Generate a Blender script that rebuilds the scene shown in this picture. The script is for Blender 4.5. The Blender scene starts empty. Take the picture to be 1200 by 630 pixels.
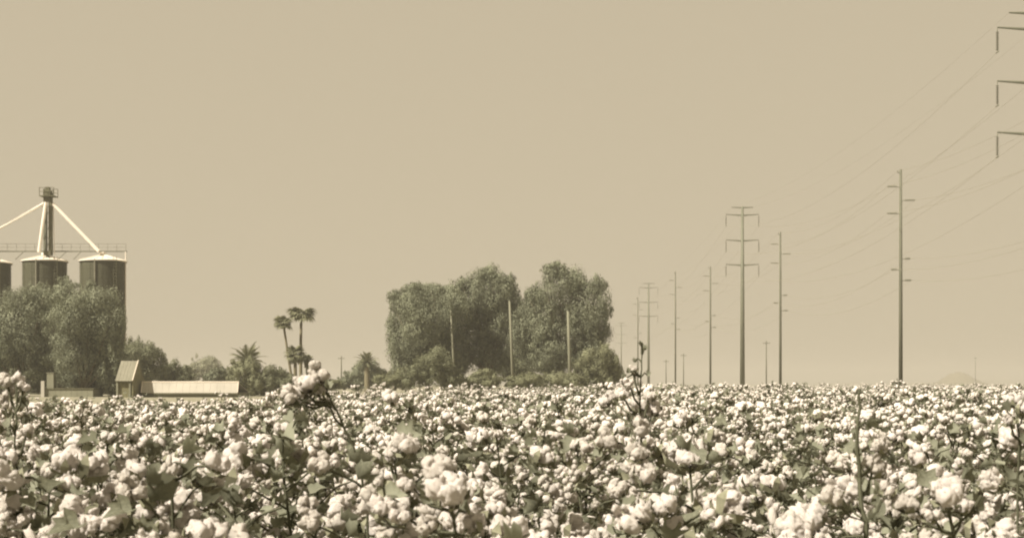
import bpy, bmesh, math, random
import numpy as np
from mathutils import Vector, Matrix, Euler, noise

random.seed(7)
rng = np.random.default_rng(7)
scene = bpy.context.scene
col = scene.collection
R = math.radians

# ------------------------------------------------------------------ camera
CAM_Z, F, CX, HY = 1.30, 1500.0, 600.0, 450.0      # eye height, focal length and horizon in photo pixels
cam = bpy.data.cameras.new('camera')
cam.sensor_width = 36.0
cam.lens = 36.0 * F / 1200.0
cam.shift_y = (HY - 315.0) / 1200.0
cam.clip_start = 0.05
cam.dof.use_dof = True
cam.dof.focus_distance = 14.0
cam.dof.aperture_fstop = 13.0
cam.clip_end = 20000
cam_o = bpy.data.objects.new('camera', cam)
cam_o.location = (0, 0, CAM_Z)
cam_o.rotation_euler = (R(90), 0, 0)
col.objects.link(cam_o)
scene.camera = cam_o

# ------------------------------------------------------------------ sky, sun, exposure
SUN_DIR = Vector((-0.80, -0.60, 0.0)).normalized()
SUN_EL = R(46)
S = Vector((SUN_DIR.x * math.cos(SUN_EL), SUN_DIR.y * math.cos(SUN_EL), math.sin(SUN_EL)))
world = bpy.data.worlds.new('World')
scene.world = world
world.use_nodes = True
nt = world.node_tree
bg = nt.nodes['Background']
sky = nt.nodes.new('ShaderNodeTexSky')
sky.sky_type = 'NISHITA'
sky.sun_disc = False
sky.sun_elevation = SUN_EL
sky.sun_rotation = math.atan2(S.x, S.y)
sky.dust_density = 3.0
bw = nt.nodes.new('ShaderNodeRGBToBW')
pw = nt.nodes.new('ShaderNodeMath'); pw.operation = 'POWER'; pw.inputs[1].default_value = 0.10
tint = nt.nodes.new('ShaderNodeMix'); tint.data_type = 'RGBA'; tint.blend_type = 'MULTIPLY'
tint.inputs['Factor'].default_value = 1.0
nt.links.new(sky.outputs[0], bw.inputs[0])
nt.links.new(bw.outputs[0], pw.inputs[0])
nt.links.new(pw.outputs[0], tint.inputs[6])
tint.inputs[7].default_value = (2.78, 2.37, 1.68, 1)    # dusty tan air of a sepia print
nt.links.new(tint.outputs[2], bg.inputs[0])
bg.inputs[1].default_value = 0.10

sun = bpy.data.lights.new('sun', 'SUN')
sun.energy = 5.0
sun.angle = R(0.6)
sun.color = (1.0, 0.92, 0.80)
sun_o = bpy.data.objects.new('sun', sun)
sun_o.rotation_euler = S.to_track_quat('Z', 'Y').to_euler()
sun_o.location = (-60, -20, 80)
col.objects.link(sun_o)

vs = scene.view_settings
vs.view_transform = 'Standard'
vs.look = 'None'
vs.exposure = 0.90
vs.gamma = 1.0
scene.render.engine = 'CYCLES'
cy = scene.cycles
cy.use_denoising = True
cy.max_bounces = 6
cy.diffuse_bounces = 3
cy.glossy_bounces = 2
cy.transmission_bounces = 2
cy.transparent_max_bounces = 8
cy.volume_bounces = 1
cy.filter_width = 2.1
cy.use_adaptive_sampling = True
cy.adaptive_threshold = 0.02

# ------------------------------------------------------------------ helpers
def at(px, py, d):
    """world point seen at photo pixel (px, py) at distance d along the view axis"""
    return Vector(((px - CX) / F * d, d, CAM_Z - (py - HY) / F * d))

def tag(o, label=None, cat=None, group=None, kind=None):
    if label: o['label'] = label
    if cat: o['category'] = cat
    if group: o['group'] = group
    if kind: o['kind'] = kind
    return o

def empty(name, loc=(0, 0, 0), rz=0.0):
    o = bpy.data.objects.new(name, None)
    o.location = loc
    o.rotation_euler = (0, 0, rz)
    o.empty_display_size = 0.1
    col.objects.link(o)
    return o

def link_mesh(name, me, parent=None, loc=(0, 0, 0), rot=None, scale=None):
    o = bpy.data.objects.new(name, me)
    o.location = loc
    if rot is not None: o.rotation_euler = rot
    if scale is not None: o.scale = scale
    if parent is not None: o.parent = parent
    col.objects.link(o)
    return o

class MB:
    """collects faces for ONE mesh"""
    def __init__(self): self.v = []; self.f = []; self.m = []
    def add(self, vs, fs, mi=0):
        b = len(self.v)
        self.v += [tuple(p) for p in vs]
        self.f += [tuple(i + b for i in f) for f in fs]
        self.m += [mi] * len(fs)
    def box(self, lo, hi, mi=0):
        x0, y0, z0 = lo; x1, y1, z1 = hi
        self.add([(x0,y0,z0),(x1,y0,z0),(x1,y1,z0),(x0,y1,z0),(x0,y0,z1),(x1,y0,z1),(x1,y1,z1),(x0,y1,z1)],
                 [(0,3,2,1),(4,5,6,7),(0,1,5,4),(1,2,6,5),(2,3,7,6),(3,0,4,7)], mi)
    def tube(self, pts, rad, n=6, mi=0, cap=True):
        pts = [Vector(p) for p in pts]
        rings = []
        for i, p in enumerate(pts):
            t = (pts[min(i+1, len(pts)-1)] - pts[max(i-1, 0)]).normalized()
            a = Vector((1, 0, 0)) if abs(t.x) < 0.8 else Vector((0, 1, 0))
            u = t.cross(a).normalized(); w = t.cross(u)
            r = rad[i] if hasattr(rad, '__len__') else rad
            rings.append([p + (u * math.cos(2*math.pi*k/n) + w * math.sin(2*math.pi*k/n)) * r for k in range(n)])
        vs = [q for ring in rings for q in ring]; fs = []
        for i in range(len(rings) - 1):
            for k in range(n):
                a, b = i*n + k, i*n + (k+1) % n
                fs.append((a, b, b + n, a + n))
        if cap:
            fs.append(tuple(range(n))[::-1]); fs.append(tuple(range((len(rings)-1)*n, len(rings)*n)))
        self.add(vs, fs, mi)
    def lathe(self, prof, n=24, mi=0, c=(0, 0)):
        vs = []; fs = []
        for r, z in prof:
            for k in range(n):
                a = 2*math.pi*k/n
                vs.append((c[0] + r*math.cos(a), c[1] + r*math.sin(a), z))
        for i in range(len(prof) - 1):
            for k in range(n):
                a, b = i*n + k, i*n + (k+1) % n
                fs.append((a, b, b + n, a + n))
        self.add(vs, fs, mi)
    def mesh(self, name, mats, smooth=False):
        me = bpy.data.meshes.new(name)
        me.from_pydata(self.v, [], self.f)
        for m in (mats if isinstance(mats, (list, tuple)) else [mats]): me.materials.append(m)
        me.polygons.foreach_set('material_index', self.m)
        if smooth: me.polygons.foreach_set('use_smooth', [True] * len(self.f))
        me.update()
        return me
    def build(self, name, mats, parent=None, loc=(0, 0, 0), rot=None, smooth=False):
        return link_mesh(name, self.mesh(name, mats, smooth), parent, loc, rot)

# ------------------------------------------------------------------ materials
def mat(name, c1, c2=None, scale=4.0, rough=0.85, bump=0.0, bscale=40.0, metal=0.0, attr=None, objrand=0.0, trans=0.0, detail=5.0, stretch=None, spec=0.25):
    m = bpy.data.materials.new(name); m.use_nodes = True
    t = m.node_tree; b = t.nodes['Principled BSDF']; L = t.links
    b.inputs['Roughness'].default_value = rough
    b.inputs['Metallic'].default_value = metal
    b.inputs['Specular IOR Level'].default_value = spec
    c2 = c2 or tuple(x * 0.7 for x in c1)
    tc = t.nodes.new('ShaderNodeTexCoord')
    mp = t.nodes.new('ShaderNodeMapping'); L.new(tc.outputs['Object'], mp.inputs[0])
    if stretch: mp.inputs['Scale'].default_value = stretch
    n = t.nodes.new('ShaderNodeTexNoise'); n.inputs['Scale'].default_value = scale; n.inputs['Detail'].default_value = detail
    L.new(mp.outputs[0], n.inputs['Vector'])
    ramp = t.nodes.new('ShaderNodeMapRange')
    ramp.inputs['From Min'].default_value = 0.32; ramp.inputs['From Max'].default_value = 0.68
    fac = n.outputs['Fac']
    if attr:
        at_ = t.nodes.new('ShaderNodeAttribute'); at_.attribute_name = attr
        mm = t.nodes.new('ShaderNodeMath'); mm.operation = 'ADD'
        L.new(fac, mm.inputs[0]); L.new(at_.outputs['Fac'], mm.inputs[1]); fac = mm.outputs[0]
    if objrand:
        oi = t.nodes.new('ShaderNodeObjectInfo')
        ma = t.nodes.new('ShaderNodeMath'); ma.operation = 'MULTIPLY_ADD'
        ma.inputs[1].default_value = objrand; ma.inputs[2].default_value = -objrand / 2
        L.new(oi.outputs['Random'], ma.inputs[0])
        mm = t.nodes.new('ShaderNodeMath'); mm.operation = 'ADD'
        L.new(fac, mm.inputs[0]); L.new(ma.outputs[0], mm.inputs[1]); fac = mm.outputs[0]
    L.new(fac, ramp.inputs['Value'])
    mx = t.nodes.new('ShaderNodeMix'); mx.data_type = 'RGBA'
    mx.inputs[6].default_value = (*c2, 1); mx.inputs[7].default_value = (*c1, 1)
    L.new(ramp.outputs[0], mx.inputs['Factor'])
    L.new(mx.outputs[2], b.inputs['Base Color'])
    if bump:
        nb = t.nodes.new('ShaderNodeTexNoise'); nb.inputs['Scale'].default_value = bscale; nb.inputs['Detail'].default_value = 4
        L.new(tc.outputs['Object'], nb.inputs['Vector'])
        bp = t.nodes.new('ShaderNodeBump'); bp.inputs['Strength'].default_value = bump; bp.inputs['Distance'].default_value = 0.4 / bscale
        L.new(nb.outputs['Fac'], bp.inputs['Height']); L.new(bp.outputs[0], b.inputs['Normal'])
    if trans:
        tr = t.nodes.new('ShaderNodeBsdfTranslucent'); L.new(mx.outputs[2], tr.inputs[0])
        ms = t.nodes.new('ShaderNodeMixShader'); ms.inputs[0].default_value = trans
        L.new(b.outputs[0], ms.inputs[1]); L.new(tr.outputs[0], ms.inputs[2])
        L.new(ms.outputs[0], t.nodes['Material Output'].inputs['Surface'])
    return m

M = dict(
    soil=mat('soil', (0.27, 0.25, 0.178), (0.19, 0.177, 0.122), 0.6, 0.95, 0.6, 9.0),
    cotton=mat('cotton_fibre', (0.81, 0.752, 0.695), (0.67, 0.622, 0.555), 22.0, 1.0, 0.7, 90.0, objrand=0.6, trans=0.2, spec=0.0),
    stem=mat('dry_stalk', (0.09, 0.09, 0.058), (0.065, 0.065, 0.04), 18.0, 0.9),
    bur=mat('dry_bur', (0.26, 0.255, 0.175), (0.16, 0.157, 0.105), 30.0, 0.9),
    leaf=mat('cotton_leaf', (0.275, 0.28, 0.205), (0.165, 0.167, 0.118), 14.0, 0.75, attr='tone', objrand=0.5, trans=0.4),
    crown=mat('tree_leaf', (0.262, 0.275, 0.185), (0.145, 0.152, 0.098), 0.22, 0.8, attr='tone', trans=0.24),
    crown_dark=mat('dark_tree_leaf', (0.215, 0.222, 0.14), (0.14, 0.145, 0.084), 0.35, 0.8, attr='tone', trans=0.24),
    crown_hazed=mat('hazed_tree_leaf', (0.32, 0.32, 0.22), (0.24, 0.24, 0.16), 0.35, 0.85, attr='tone', trans=0.2),  # far tree: distance haze put into a lighter leaf colour
    shrub=mat('shrub_leaf', (0.24, 0.245, 0.15), (0.15, 0.152, 0.085), 0.6, 0.85, attr='tone', trans=0.15),
    bark=mat('bark', (0.16, 0.135, 0.085), (0.08, 0.068, 0.038), 3.0, 0.95, 0.6, 14.0),
    palm_trunk=mat('palm_trunk', (0.20, 0.175, 0.11), (0.12, 0.105, 0.06), 3.0, 0.95, 0.6, 10.0),
    palm_leaf=mat('palm_leaf', (0.20, 0.20, 0.12), (0.125, 0.125, 0.068), 0.8, 0.7, trans=0.15),
    palm_dry=mat('dry_palm_skirt', (0.22, 0.19, 0.12), (0.13, 0.11, 0.06), 2.0, 0.9),
    bin_wall=mat('weathered_bin_steel', (0.064, 0.063, 0.036), (0.05, 0.049, 0.027), 0.25, 0.75, metal=0.0),
    bin_roof=mat('bin_roof_sheet', (0.80, 0.73, 0.62), (0.66, 0.6, 0.5), 1.0, 0.6),
    pale_pipe=mat('pale_painted_pipe', (0.82, 0.75, 0.65), (0.74, 0.67, 0.57), 1.5, 0.6),
    steel=mat('galvanised_steel', (0.14, 0.142, 0.10), (0.11, 0.111, 0.077), 0.9, 0.6, stretch=(1, 1, 0.15)),
    dark_steel=mat('dark_steel', (0.12, 0.115, 0.065), (0.08, 0.075, 0.04), 1.2, 0.7),
    insulator=mat('grey_insulator', (0.19, 0.188, 0.135), (0.15, 0.148, 0.105), 4.0, 0.5),
    wood=mat('weathered_pole_wood', (0.125, 0.125, 0.088), (0.095, 0.094, 0.065), 1.2, 0.9, stretch=(3, 3, 0.2)),
    pale_wood=mat('pale_pole_wood', (0.20, 0.196, 0.138), (0.15, 0.147, 0.10), 1.2, 0.9, stretch=(3, 3, 0.2)),
    wire=mat('wire', (0.30, 0.28, 0.20), (0.27, 0.25, 0.18), 1.0, 0.7),
    shed_roof=mat('pale_shed_roof', (0.42, 0.39, 0.325), (0.35, 0.325, 0.27), 0.5, 0.85),
    shed_trim=mat('white_trim', (0.66, 0.59, 0.48), (0.58, 0.51, 0.41), 1.0, 0.7),
    shed_wall=mat('shed_wall', (0.205, 0.20, 0.14), (0.165, 0.16, 0.11), 0.7, 0.85),
    hut_roof=mat('hut_roof_sheet', (0.22, 0.208, 0.155), (0.175, 0.165, 0.12), 0.8, 0.85),
    hut_wall=mat('hut_wall_boards', (0.19, 0.18, 0.10), (0.13, 0.12, 0.065), 1.5, 0.85),
    hill=mat('hill_scrub', (0.16, 0.14, 0.085), (0.11, 0.10, 0.06), 0.01, 0.95),
)

# ------------------------------------------------------------------ ground, hill
m = MB(); G = 3900.0
m.add([(-G, -200, 0), (G, -200, 0), (G, G, 0), (-G, G, 0)], [(0, 1, 2, 3)])
tag(m.build('ground', M['soil']), 'bare brown soil under and beyond the cotton', None, None, 'structure')

def hill_mesh(name, d, prof, depth):
    m = MB(); nrow = 9; n = len(prof)
    xs = [at(p[0], HY, d).x for p in prof]; zs = [max(0.0, (HY - p[1]) / F * d + CAM_Z) for p in prof]
    vs = []
    for j in range(nrow):
        s = -1 + 2*j/(nrow - 1); k = math.cos(s*math.pi/2)**0.8 if abs(s) < 1 else 0
        for i in range(n):
            vs.append((xs[i], d + s*depth, -0.3 + (zs[i] + 0.3) * k * (1 + 0.06*math.sin(i*3.1 + j*2.3))))
    m.add(vs, [(j*n + i, j*n + i + 1, (j+1)*n + i + 1, (j+1)*n + i) for j in range(nrow-1) for i in range(n-1)])
    return tag(m.build(name, M['hill'], smooth=True), None, None, None, 'structure')
hill_mesh('hill', 1900, [(1100, 450.8), (1106, 447), (1111, 441), (1116, 437.5), (1122, 435.5), (1127, 436), (1132, 439), (1137, 443), (1144, 447), (1155, 450.8)], 60)
hill_mesh('hill', 3700, [(920, 450.5), (960, 449), (1000, 447.5), (1040, 448), (1080, 447), (1120, 446.5), (1150, 445), (1180, 445), (1230, 444.5), (1300, 447), (1400, 450.5)], 150)

# ------------------------------------------------------------------ cotton: bolls, leaves, plants
def boll_mesh(name, seed, sub, style=0):
    """open boll: fluffy locks plus torn tufts; style 0 plump, 1 strung out and hanging, 2 half open, 3 ragged"""
    rnd = random.Random(seed); bm = bmesh.new()
    locks = rnd.choice((3, 4, 4, 5)); parts = []
    for k in range(locks):
        a = 2*math.pi*k/locks + rnd.uniform(-.35, .35)
        rad = (.52, .42, .36, .58)[style]*rnd.uniform(.75, 1.2)
        c = Vector((math.cos(a)*rad, math.sin(a)*rad, rnd.uniform(-.3, .3)))
        if style == 1: c.z -= rnd.uniform(0, .9)
        parts.append((c, rnd.uniform(.42, .60)*(1, .85, .68, .8)[style], Vector((1, 1, rnd.uniform(1.0, 1.4))), sub))
    for k in range((4, 6, 3, 8)[style]):
        u = Vector((rnd.gauss(0, 1), rnd.gauss(0, 1), rnd.gauss(0, .8))).normalized()
        c = u*rnd.uniform(.55, .95)
        if style == 1: c.z -= rnd.uniform(.2, 1.1)
        st = Vector((rnd.uniform(.5, 1), rnd.uniform(.5, 1), rnd.uniform(.6, 2.0)))
        parts.append((c, rnd.uniform(.16, .32), st, max(1, sub - 1)))
    for c, rr, sq, sb in parts:
        r = bmesh.ops.create_icosphere(bm, subdivisions=sb, radius=1.0)
        off = Vector((rnd.uniform(0, 50), rnd.uniform(0, 50), rnd.uniform(0, 50)))
        q = Euler((rnd.uniform(-.7, .7), rnd.uniform(-.7, .7), 0)).to_matrix()
        for v in r['verts']:
            p = v.co.copy()
            k1 = 1 + 0.42*noise.noise(p*1.6 + off) + 0.22*noise.noise(p*3.8 + off)
            v.co = c + q @ (Vector((p.x*sq.x, p.y*sq.y, p.z*sq.z)) * rr * k1)
    bm.normal_update(); body = [(v.co.copy(), v.normal.copy()) for v in bm.verts]
    for k in range(170 if sub > 2 else 46):         # loose fibres teased out of the locks
        co, n = rnd.choice(body)
        t = Vector((rnd.gauss(0, 1), rnd.gauss(0, 1), rnd.gauss(0, 1))); t = (t - n*t.dot(n)).normalized()
        d = (n*rnd.uniform(.25, .9) + t*rnd.uniform(.3, 1)).normalized(); w = d.cross(n).normalized()*rnd.uniform(.035, .075); L = rnd.uniform(.14, .36)
        o = co - n*.05
        bm.faces.new([bm.verts.new(o + w), bm.verts.new(o - w), bm.verts.new(o + d*L + t*.06)])
    for f in bm.faces: f.smooth = True
    me = bpy.data.meshes.new(name); bm.to_mesh(me); bm.free()
    me.materials.append(M['cotton'])
    return me          # unit boll, about 1.0 in radius

BOLL_NEAR = [boll_mesh('boll', 100 + i, 3, (0, 0, 3, 0, 1, 0, 2, 0, 3, 0)[i]) for i in range(10)]
BOLL_MID = [boll_mesh('boll', 200 + i, 2, (0, 3, 1, 2, 0, 3, 0)[i]) for i in range(7)]

def leaf_geo(seed):
    """one curled palmate leaf, unit length along +y, folded and crisp"""
    rnd = random.Random(seed)
    out = [(0, 0), (.30, -.05), (.46, .22), (.30, .34), (.44, .62), (.22, .60), (.02, 1.0), (-.20, .62), (-.43, .60), (-.30, .33), (-.47, .20), (-.28, -.06)]
    c1, c2, tw = rnd.uniform(.5, 1.6), rnd.uniform(-1.4, 1.4), rnd.uniform(-1, 1)
    vs = [(0, .34, .0)]
    for x, y in out:
        x *= rnd.uniform(.85, 1.15)
        z = c1*abs(x)*0.8 + c2*(y - .3)**2 + tw*x*y + rnd.uniform(-.12, .12)
        vs.append((x, y, z))
    n = len(out)
    return vs, [(0, i + 1, (i + 1) % n + 1) for i in range(n)]

def leaf_mesh(name, seed):
    vs, fs = leaf_geo(seed)
    m = MB(); m.add(vs, fs); me = m.mesh(name, M['leaf'], True)
    a = me.attributes.new('tone', 'FLOAT', 'POINT')
    a.data.foreach_set('value', [random.Random(seed).uniform(-.22, .22)] * len(vs))
    return me
LEAVES = [leaf_mesh('leaf', 300 + i) for i in range(7)]

def bur_geo(m, p, axis, r, mi):
    """dry four-clawed bur that holds a boll"""
    q = Vector(axis).to_track_quat('Z', 'Y')
    for k in range(4):
        a = math.pi/2*k + .4
        e = Vector((math.cos(a), math.sin(a), 0)); t = Vector((-math.sin(a), math.cos(a), 0))
        pts = [t*-.22 + e*.1 + Vector((0, 0, -.75)), t*.22 + e*.1 + Vector((0, 0, -.75)), e*.95 + t*.34 + Vector((0, 0, -.45)), e*1.28 + Vector((0, 0, .12)), e*.95 - t*.34 + Vector((0, 0, -.45))]
        m.add([p + q @ (v * r) for v in pts], [(0, 1, 2, 4), (4, 2, 3)], mi)

def plant_spec(seed, H=1.0, nodes=12, low=.42, leafiness=.62, spread=1.0, fruit=1.0):
    """positions of stalk, branches, bolls and leaves of one cotton plant"""
    rnd = random.Random(seed)
    bend = Vector((rnd.uniform(-.06, .06), rnd.uniform(-.06, .06), 0))
    def stem_pt(t): return Vector((0, 0, H*t)) + bend*(t*t) + Vector((.012*math.sin(9*t + seed), .012*math.cos(7*t + seed), 0))
    sp = dict(H=H, stem=[stem_pt(i/9) for i in range(10)], branches=[], bolls=[], leaves=[])
    for i in range(nodes):
        t = low + (1 - low)*(i + .5)/nodes
        base = stem_pt(t); a = i*2.4 + rnd.uniform(-.5, .5)
        L = (.075 + .24*(1 - t)**.75*1.25)*rnd.uniform(.6, 1.2)*spread
        d = Vector((math.cos(a), math.sin(a), rnd.uniform(.25, .7))).normalized()
        tip = base + d*L
        mid = base + d*L*.55 + Vector((0, 0, .015))
        sp['branches'].append([base, mid, tip])
        def put(p, big=1.0):
            ax = (d*.7 + Vector((rnd.uniform(-.6, .6), rnd.uniform(-.6, .6), rnd.uniform(.0, .9)))).normalized()
            sp['bolls'].append((p, ax, rnd.choice((.017, .023, .028, .033, .037, .042))*rnd.uniform(.9, 1.1)*big, rnd.randrange(40), rnd.uniform(0, 6.28)))
        if rnd.random() < fruit: put(tip)
        if L > .12 and rnd.random() < .42*fruit:
            p2 = mid + Vector((rnd.uniform(-.03, .03), rnd.uniform(-.03, .03), rnd.uniform(.02, .05)))
            put(p2, .9)
        for kk in range(3):
            if rnd.random() < leafiness:
                la = a + rnd.uniform(-1.2, 1.2)
                o = base + d*L*rnd.uniform(.15, .8)
                sp['leaves'].append((o + Vector((0, 0, rnd.uniform(-.03, .06))), Euler((rnd.uniform(-1.5, 1.2), rnd.uniform(-.9, .9), la)), rnd.uniform(.03, .066), rnd.randrange(70)))
    if rnd.random() < .8:
        sp['bolls'].append((stem_pt(1.0), Vector((rnd.uniform(-.4, .4), rnd.uniform(-.4, .4), 1)).normalized(), rnd.uniform(.022, .03), rnd.randrange(40), 1.0))
    return sp

def stalk_mb(sp, sides=5):
    m = MB(); n = len(sp['stem'])
    m.tube(sp['stem'], [.0075 - .005*i/n for i in range(n)], sides, 0, False)
    for b in sp['branches']: m.tube(b, [.0036, .0028, .0022], 4, 0, False)
    for p, ax, r, k, s in sp['bolls']: bur_geo(m, p, ax, r, 1)
    return m

def boll_matrix(p, ax, r, s):
    q = Vector(ax).to_track_quat('Z', 'Y')
    return Matrix.Translation(p + Vector(ax)*r*.35) @ q.to_matrix().to_4x4() @ Matrix.Rotation(s, 4, 'Z') @ Matrix.Scale(r, 4)

NSPEC = 12
SPECS = [plant_spec(500 + i, H=rng.uniform(.90, 1.08), nodes=(13, 12, 14, 12)[i % 4], low=.50, spread=1.3, leafiness=(.75, 1.0, .85, 1.0)[i % 4], fruit=(1.0, .5, .92, .35)[i % 4]) for i in range(NSPEC)]
STALKS = [stalk_mb(s).mesh('stalk', [M['stem'], M['bur']]) for s in SPECS]

def foliage_mesh(sp):
    m = MB(); tone = []
    for p, e, s, k in sp['leaves']:
        vs, fs = leaf_geo(300 + k % 7); mm = Matrix.Translation(p) @ e.to_matrix().to_4x4() @ Matrix.Scale(s, 4)
        m.add([mm @ Vector(v) for v in vs], fs); tone += [random.Random(k).uniform(-.22, .22)]*len(vs)
    me = m.mesh('foliage', M['leaf'], True)
    a = me.attributes.new('tone', 'FLOAT', 'POINT'); a.data.foreach_set('value', tone)
    return me
FOLIAGE = [foliage_mesh(s) for s in SPECS]

def place_plant(sp, stalk_me, fol_me, loc, rot, scale, bolls, separate_leaves, name='cotton_plant'):
    t = empty(name, loc); t.rotation_euler = rot; t.scale = (scale,)*3
    link_mesh('stalk', stalk_me, t)
    for p, ax, r, k, s in sp['bolls']:
        o = bpy.data.objects.new('boll', bolls[k % len(bolls)])
        o.parent = t; o.matrix_local = boll_matrix(p, ax, r, s); col.objects.link(o)
    if separate_leaves:
        for p, e, s, k in sp['leaves']:
            o = bpy.data.objects.new('leaf', LEAVES[k % 7]); o.parent = t
            o.location = p; o.rotation_euler = e; o.scale = (s,)*3; col.objects.link(o)
    elif fol_me is not None:
        tag(link_mesh('foliage', fol_me, t), kind='stuff')
    return t

# field: jittered grid of plants, nearest 300 in view are things, the rest one mass
def field_far(px):      # far edge of the field by bearing (photo column)
    xs = [-400, 0, 150, 300, 420, 560, 700, 850, 1000, 1200, 1600]
    ds = [22, 23, 24, 28, 38, 55, 75, 110, 160, 220, 260]
    return float(np.interp(px, xs, ds))

HERO_KEEP = []          # filled below with the ground points of the tall plants
def hero_at(px, d): HERO_KEEP.append(((px - CX)/F*d, d))
for px, d in ((22, 3.3), (425, 3.2), (752, 3.6), (1010, 2.5), (1190, 3.4), (520, 2.25), (1112, 2.45)): hero_at(px, d)

def kind_at(x, y):
    f = noise.noise(Vector((x*1.1, y*.8, 3.7))) + noise.noise(Vector((x*3.3, y*2.2, 9.1)))*.6 + random.uniform(-.25, .25)
    return random.choice((0, 2, 4, 6, 8, 10)) if f > -.06 else random.choice((1, 3, 5, 7, 9, 11))

cand = []
step = .315
for iy in range(int(1.7/step), int(12/step)):
    for ix in range(int(-9/step), int(9/step)):
        x = (ix + rng.uniform(-.45, .45))*step; y = (iy + rng.uniform(-.45, .45))*step
        if y < 1.95 or abs(x) > y*.62 + 1.2: continue
        if any((x - hx)**2 + (y - hy)**2 < .02 for hx, hy in HERO_KEEP): continue
        cand.append((x, y))
def in_view(x, y): return abs(x/y) < .4 + .10/y
near = sorted([c for c in cand if in_view(*c)], key=lambda c: c[1])[:293]
nset = set(near); far_pts = [c for c in cand if c not in nset]
near_max = near[-1][1]
PGROUP = 'cotton plants in the near part of the field'
for i, (x, y) in enumerate(near):
    k = kind_at(x, y); sc = float(np.clip(rng.normal(.985, .07), .84, 1.14))
    if y < 2.9: sc = min(sc, .97)
    t = place_plant(SPECS[k], STALKS[k], FOLIAGE[k], (x, y, 0), (rng.uniform(-.13, .13), rng.uniform(-.13, .13), rng.uniform(0, 6.28)), sc,
                    BOLL_NEAR if y < 4.5 else BOLL_MID, y < 3.3)
    tag(t, 'cotton plant heavy with open white bolls among its crowded neighbours' if k % 2 == 0 else 'leafy cotton plant with few open bolls among its crowded neighbours', 'cotton plant', PGROUP)

# ------------------------------------------------------------------ tall or conspicuous plants of the photograph
def hero(d, base_px, stalk_px, bolls, leaves, label, thick=.0042, dd=0.0):
    """a plant whose stalk and bolls stand at the given photo pixels, at distance d"""
    base = at(base_px, HY, d); base.z = 0
    pts = [Vector((0, 0, 0))] + [at(x, y, d) - base + Vector((0, random.uniform(-.02, .02), 0)) for x, y in stalk_px]
    path = []
    for a, b in zip(pts[:-1], pts[1:]):
        for s in range(4): path.append(a.lerp(b, s/4) + Vector((random.uniform(-.003, .003), 0, 0)))
    path.append(pts[-1]); n = len(path)
    sp = dict(stem=path, branches=[], bolls=[], leaves=[])
    for x, y, rpx, *o in bolls:
        off = o[0] if o else random.uniform(-.07, .07)
        p = at(x, y, d + off) - base
        near_pt = min(path, key=lambda q: (q - p + Vector((0, 0, .07))).length)
        if (near_pt - p).length > .01:
            sp['branches'].append([near_pt, near_pt.lerp(p, .5) + Vector((0, 0, -.015)), p])
        ax = Vector((random.uniform(-.5, .5), random.uniform(-.6, .1), random.uniform(.2, 1))).normalized()
        r = rpx/F*(d + off)*.86
        sp['bolls'].append((p - ax*r*.35, ax, r, random.randrange(40), random.uniform(0, 6)))
    for x, y, spx in leaves:
        p = at(x, y, d + random.uniform(-.05, .05)) - base
        near_pt = min(path, key=lambda q: (q - p).length)
        if (near_pt - p).length > .02: sp['branches'].append([near_pt, near_pt.lerp(p, .5) + Vector((0, 0, .01)), p])
        sp['leaves'].append((p, Euler((random.uniform(.9, 2.0), random.uniform(-.6, .6), random.uniform(-1, 1))), spx/F*d*.58, random.randrange(70)))
    m = MB(); m.tube(path, [thick - thick*.6*i/n for i in range(n)], 6, 0, False)
    for b in sp['branches']: m.tube(b, [.0036, .003, .0024], 4, 0, False)
    for p, ax, r, k, s in sp['bolls']: bur_geo(m, p, ax, r, 1)
    t = place_plant(sp, m.mesh('stalk', [M['stem'], M['bur']]), None, base, (0, 0, 0), 1.0, BOLL_NEAR, True)
    return tag(t, label, 'cotton plant', PGROUP)

hero(3.3, 27, [(24, 600), (20, 520), (18, 470), (17, 446)],
     [(8, 446, 11), (22, 443, 9), (12, 458, 10), (28, 452, 8), (4, 470, 9), (5, 535, 17), (3, 560, 18), (10, 590, 19), (6, 615, 20), (32, 505, 10)],
     [(30, 475, 26), (10, 500, 30), (26, 555, 34)], 'tall cotton plant at the left edge, dark stalk topped by bolls above the crop')
hero(3.2, 436, [(430, 585), (412, 520), (393, 480), (379, 450), (373, 436)],
     [(340, 461, 13), (350, 454, 15), (362, 447, 15), (373, 439, 14), (369, 427, 8), (357, 462, 12), (375, 456, 9), (384, 470, 8), (345, 470, 9)],
     [(384, 455, 22), (350, 475, 26)], 'tall leaning cotton stalk whose heaped bolls rise in front of the slim palms')
hero(3.6, 752, [(752, 560), (751, 500), (749, 450), (752, 415)],
     [(728, 460, 10), (737, 447, 9), (716, 464, 11), (741, 431, 7), (760, 462, 10), (748, 472, 12), (708, 470, 9), (766, 478, 10), (752, 500, 13, -.12), (746, 528, 15, -.12), (757, 552, 16, -.14), (745, 582, 18, -.15)],
     [(752, 404, 11), (757, 409, 12), (744, 424, 11), (735, 436, 12), (760, 440, 14), (733, 443, 16)], 'cotton plant with dark leaves at its tip rising before the third steel tower')
hero(2.5, 1012, [(1012, 610), (1007, 560), (1004, 500), (1006, 456)],
     [(1024, 545, 17), (1032, 520, 14), (990, 575, 18), (975, 580, 16), (1040, 570, 13)],
     [(1020, 500, 30), (1000, 530, 34), (1018, 580, 40), (996, 600, 34)], 'cotton plant with a dark bare upright stalk in the near crop towards the right', .006)
hero(3.4, 1196, [(1196, 560), (1194, 500), (1192, 470)],
     [(1190, 467, 12), (1200, 478, 11), (1182, 492, 11), (1197, 505, 12), (1206, 460, 10)],
     [(1180, 480, 26), (1200, 520, 30)], 'cotton plant at the right edge with large bright boll level with the field edge')
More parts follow.
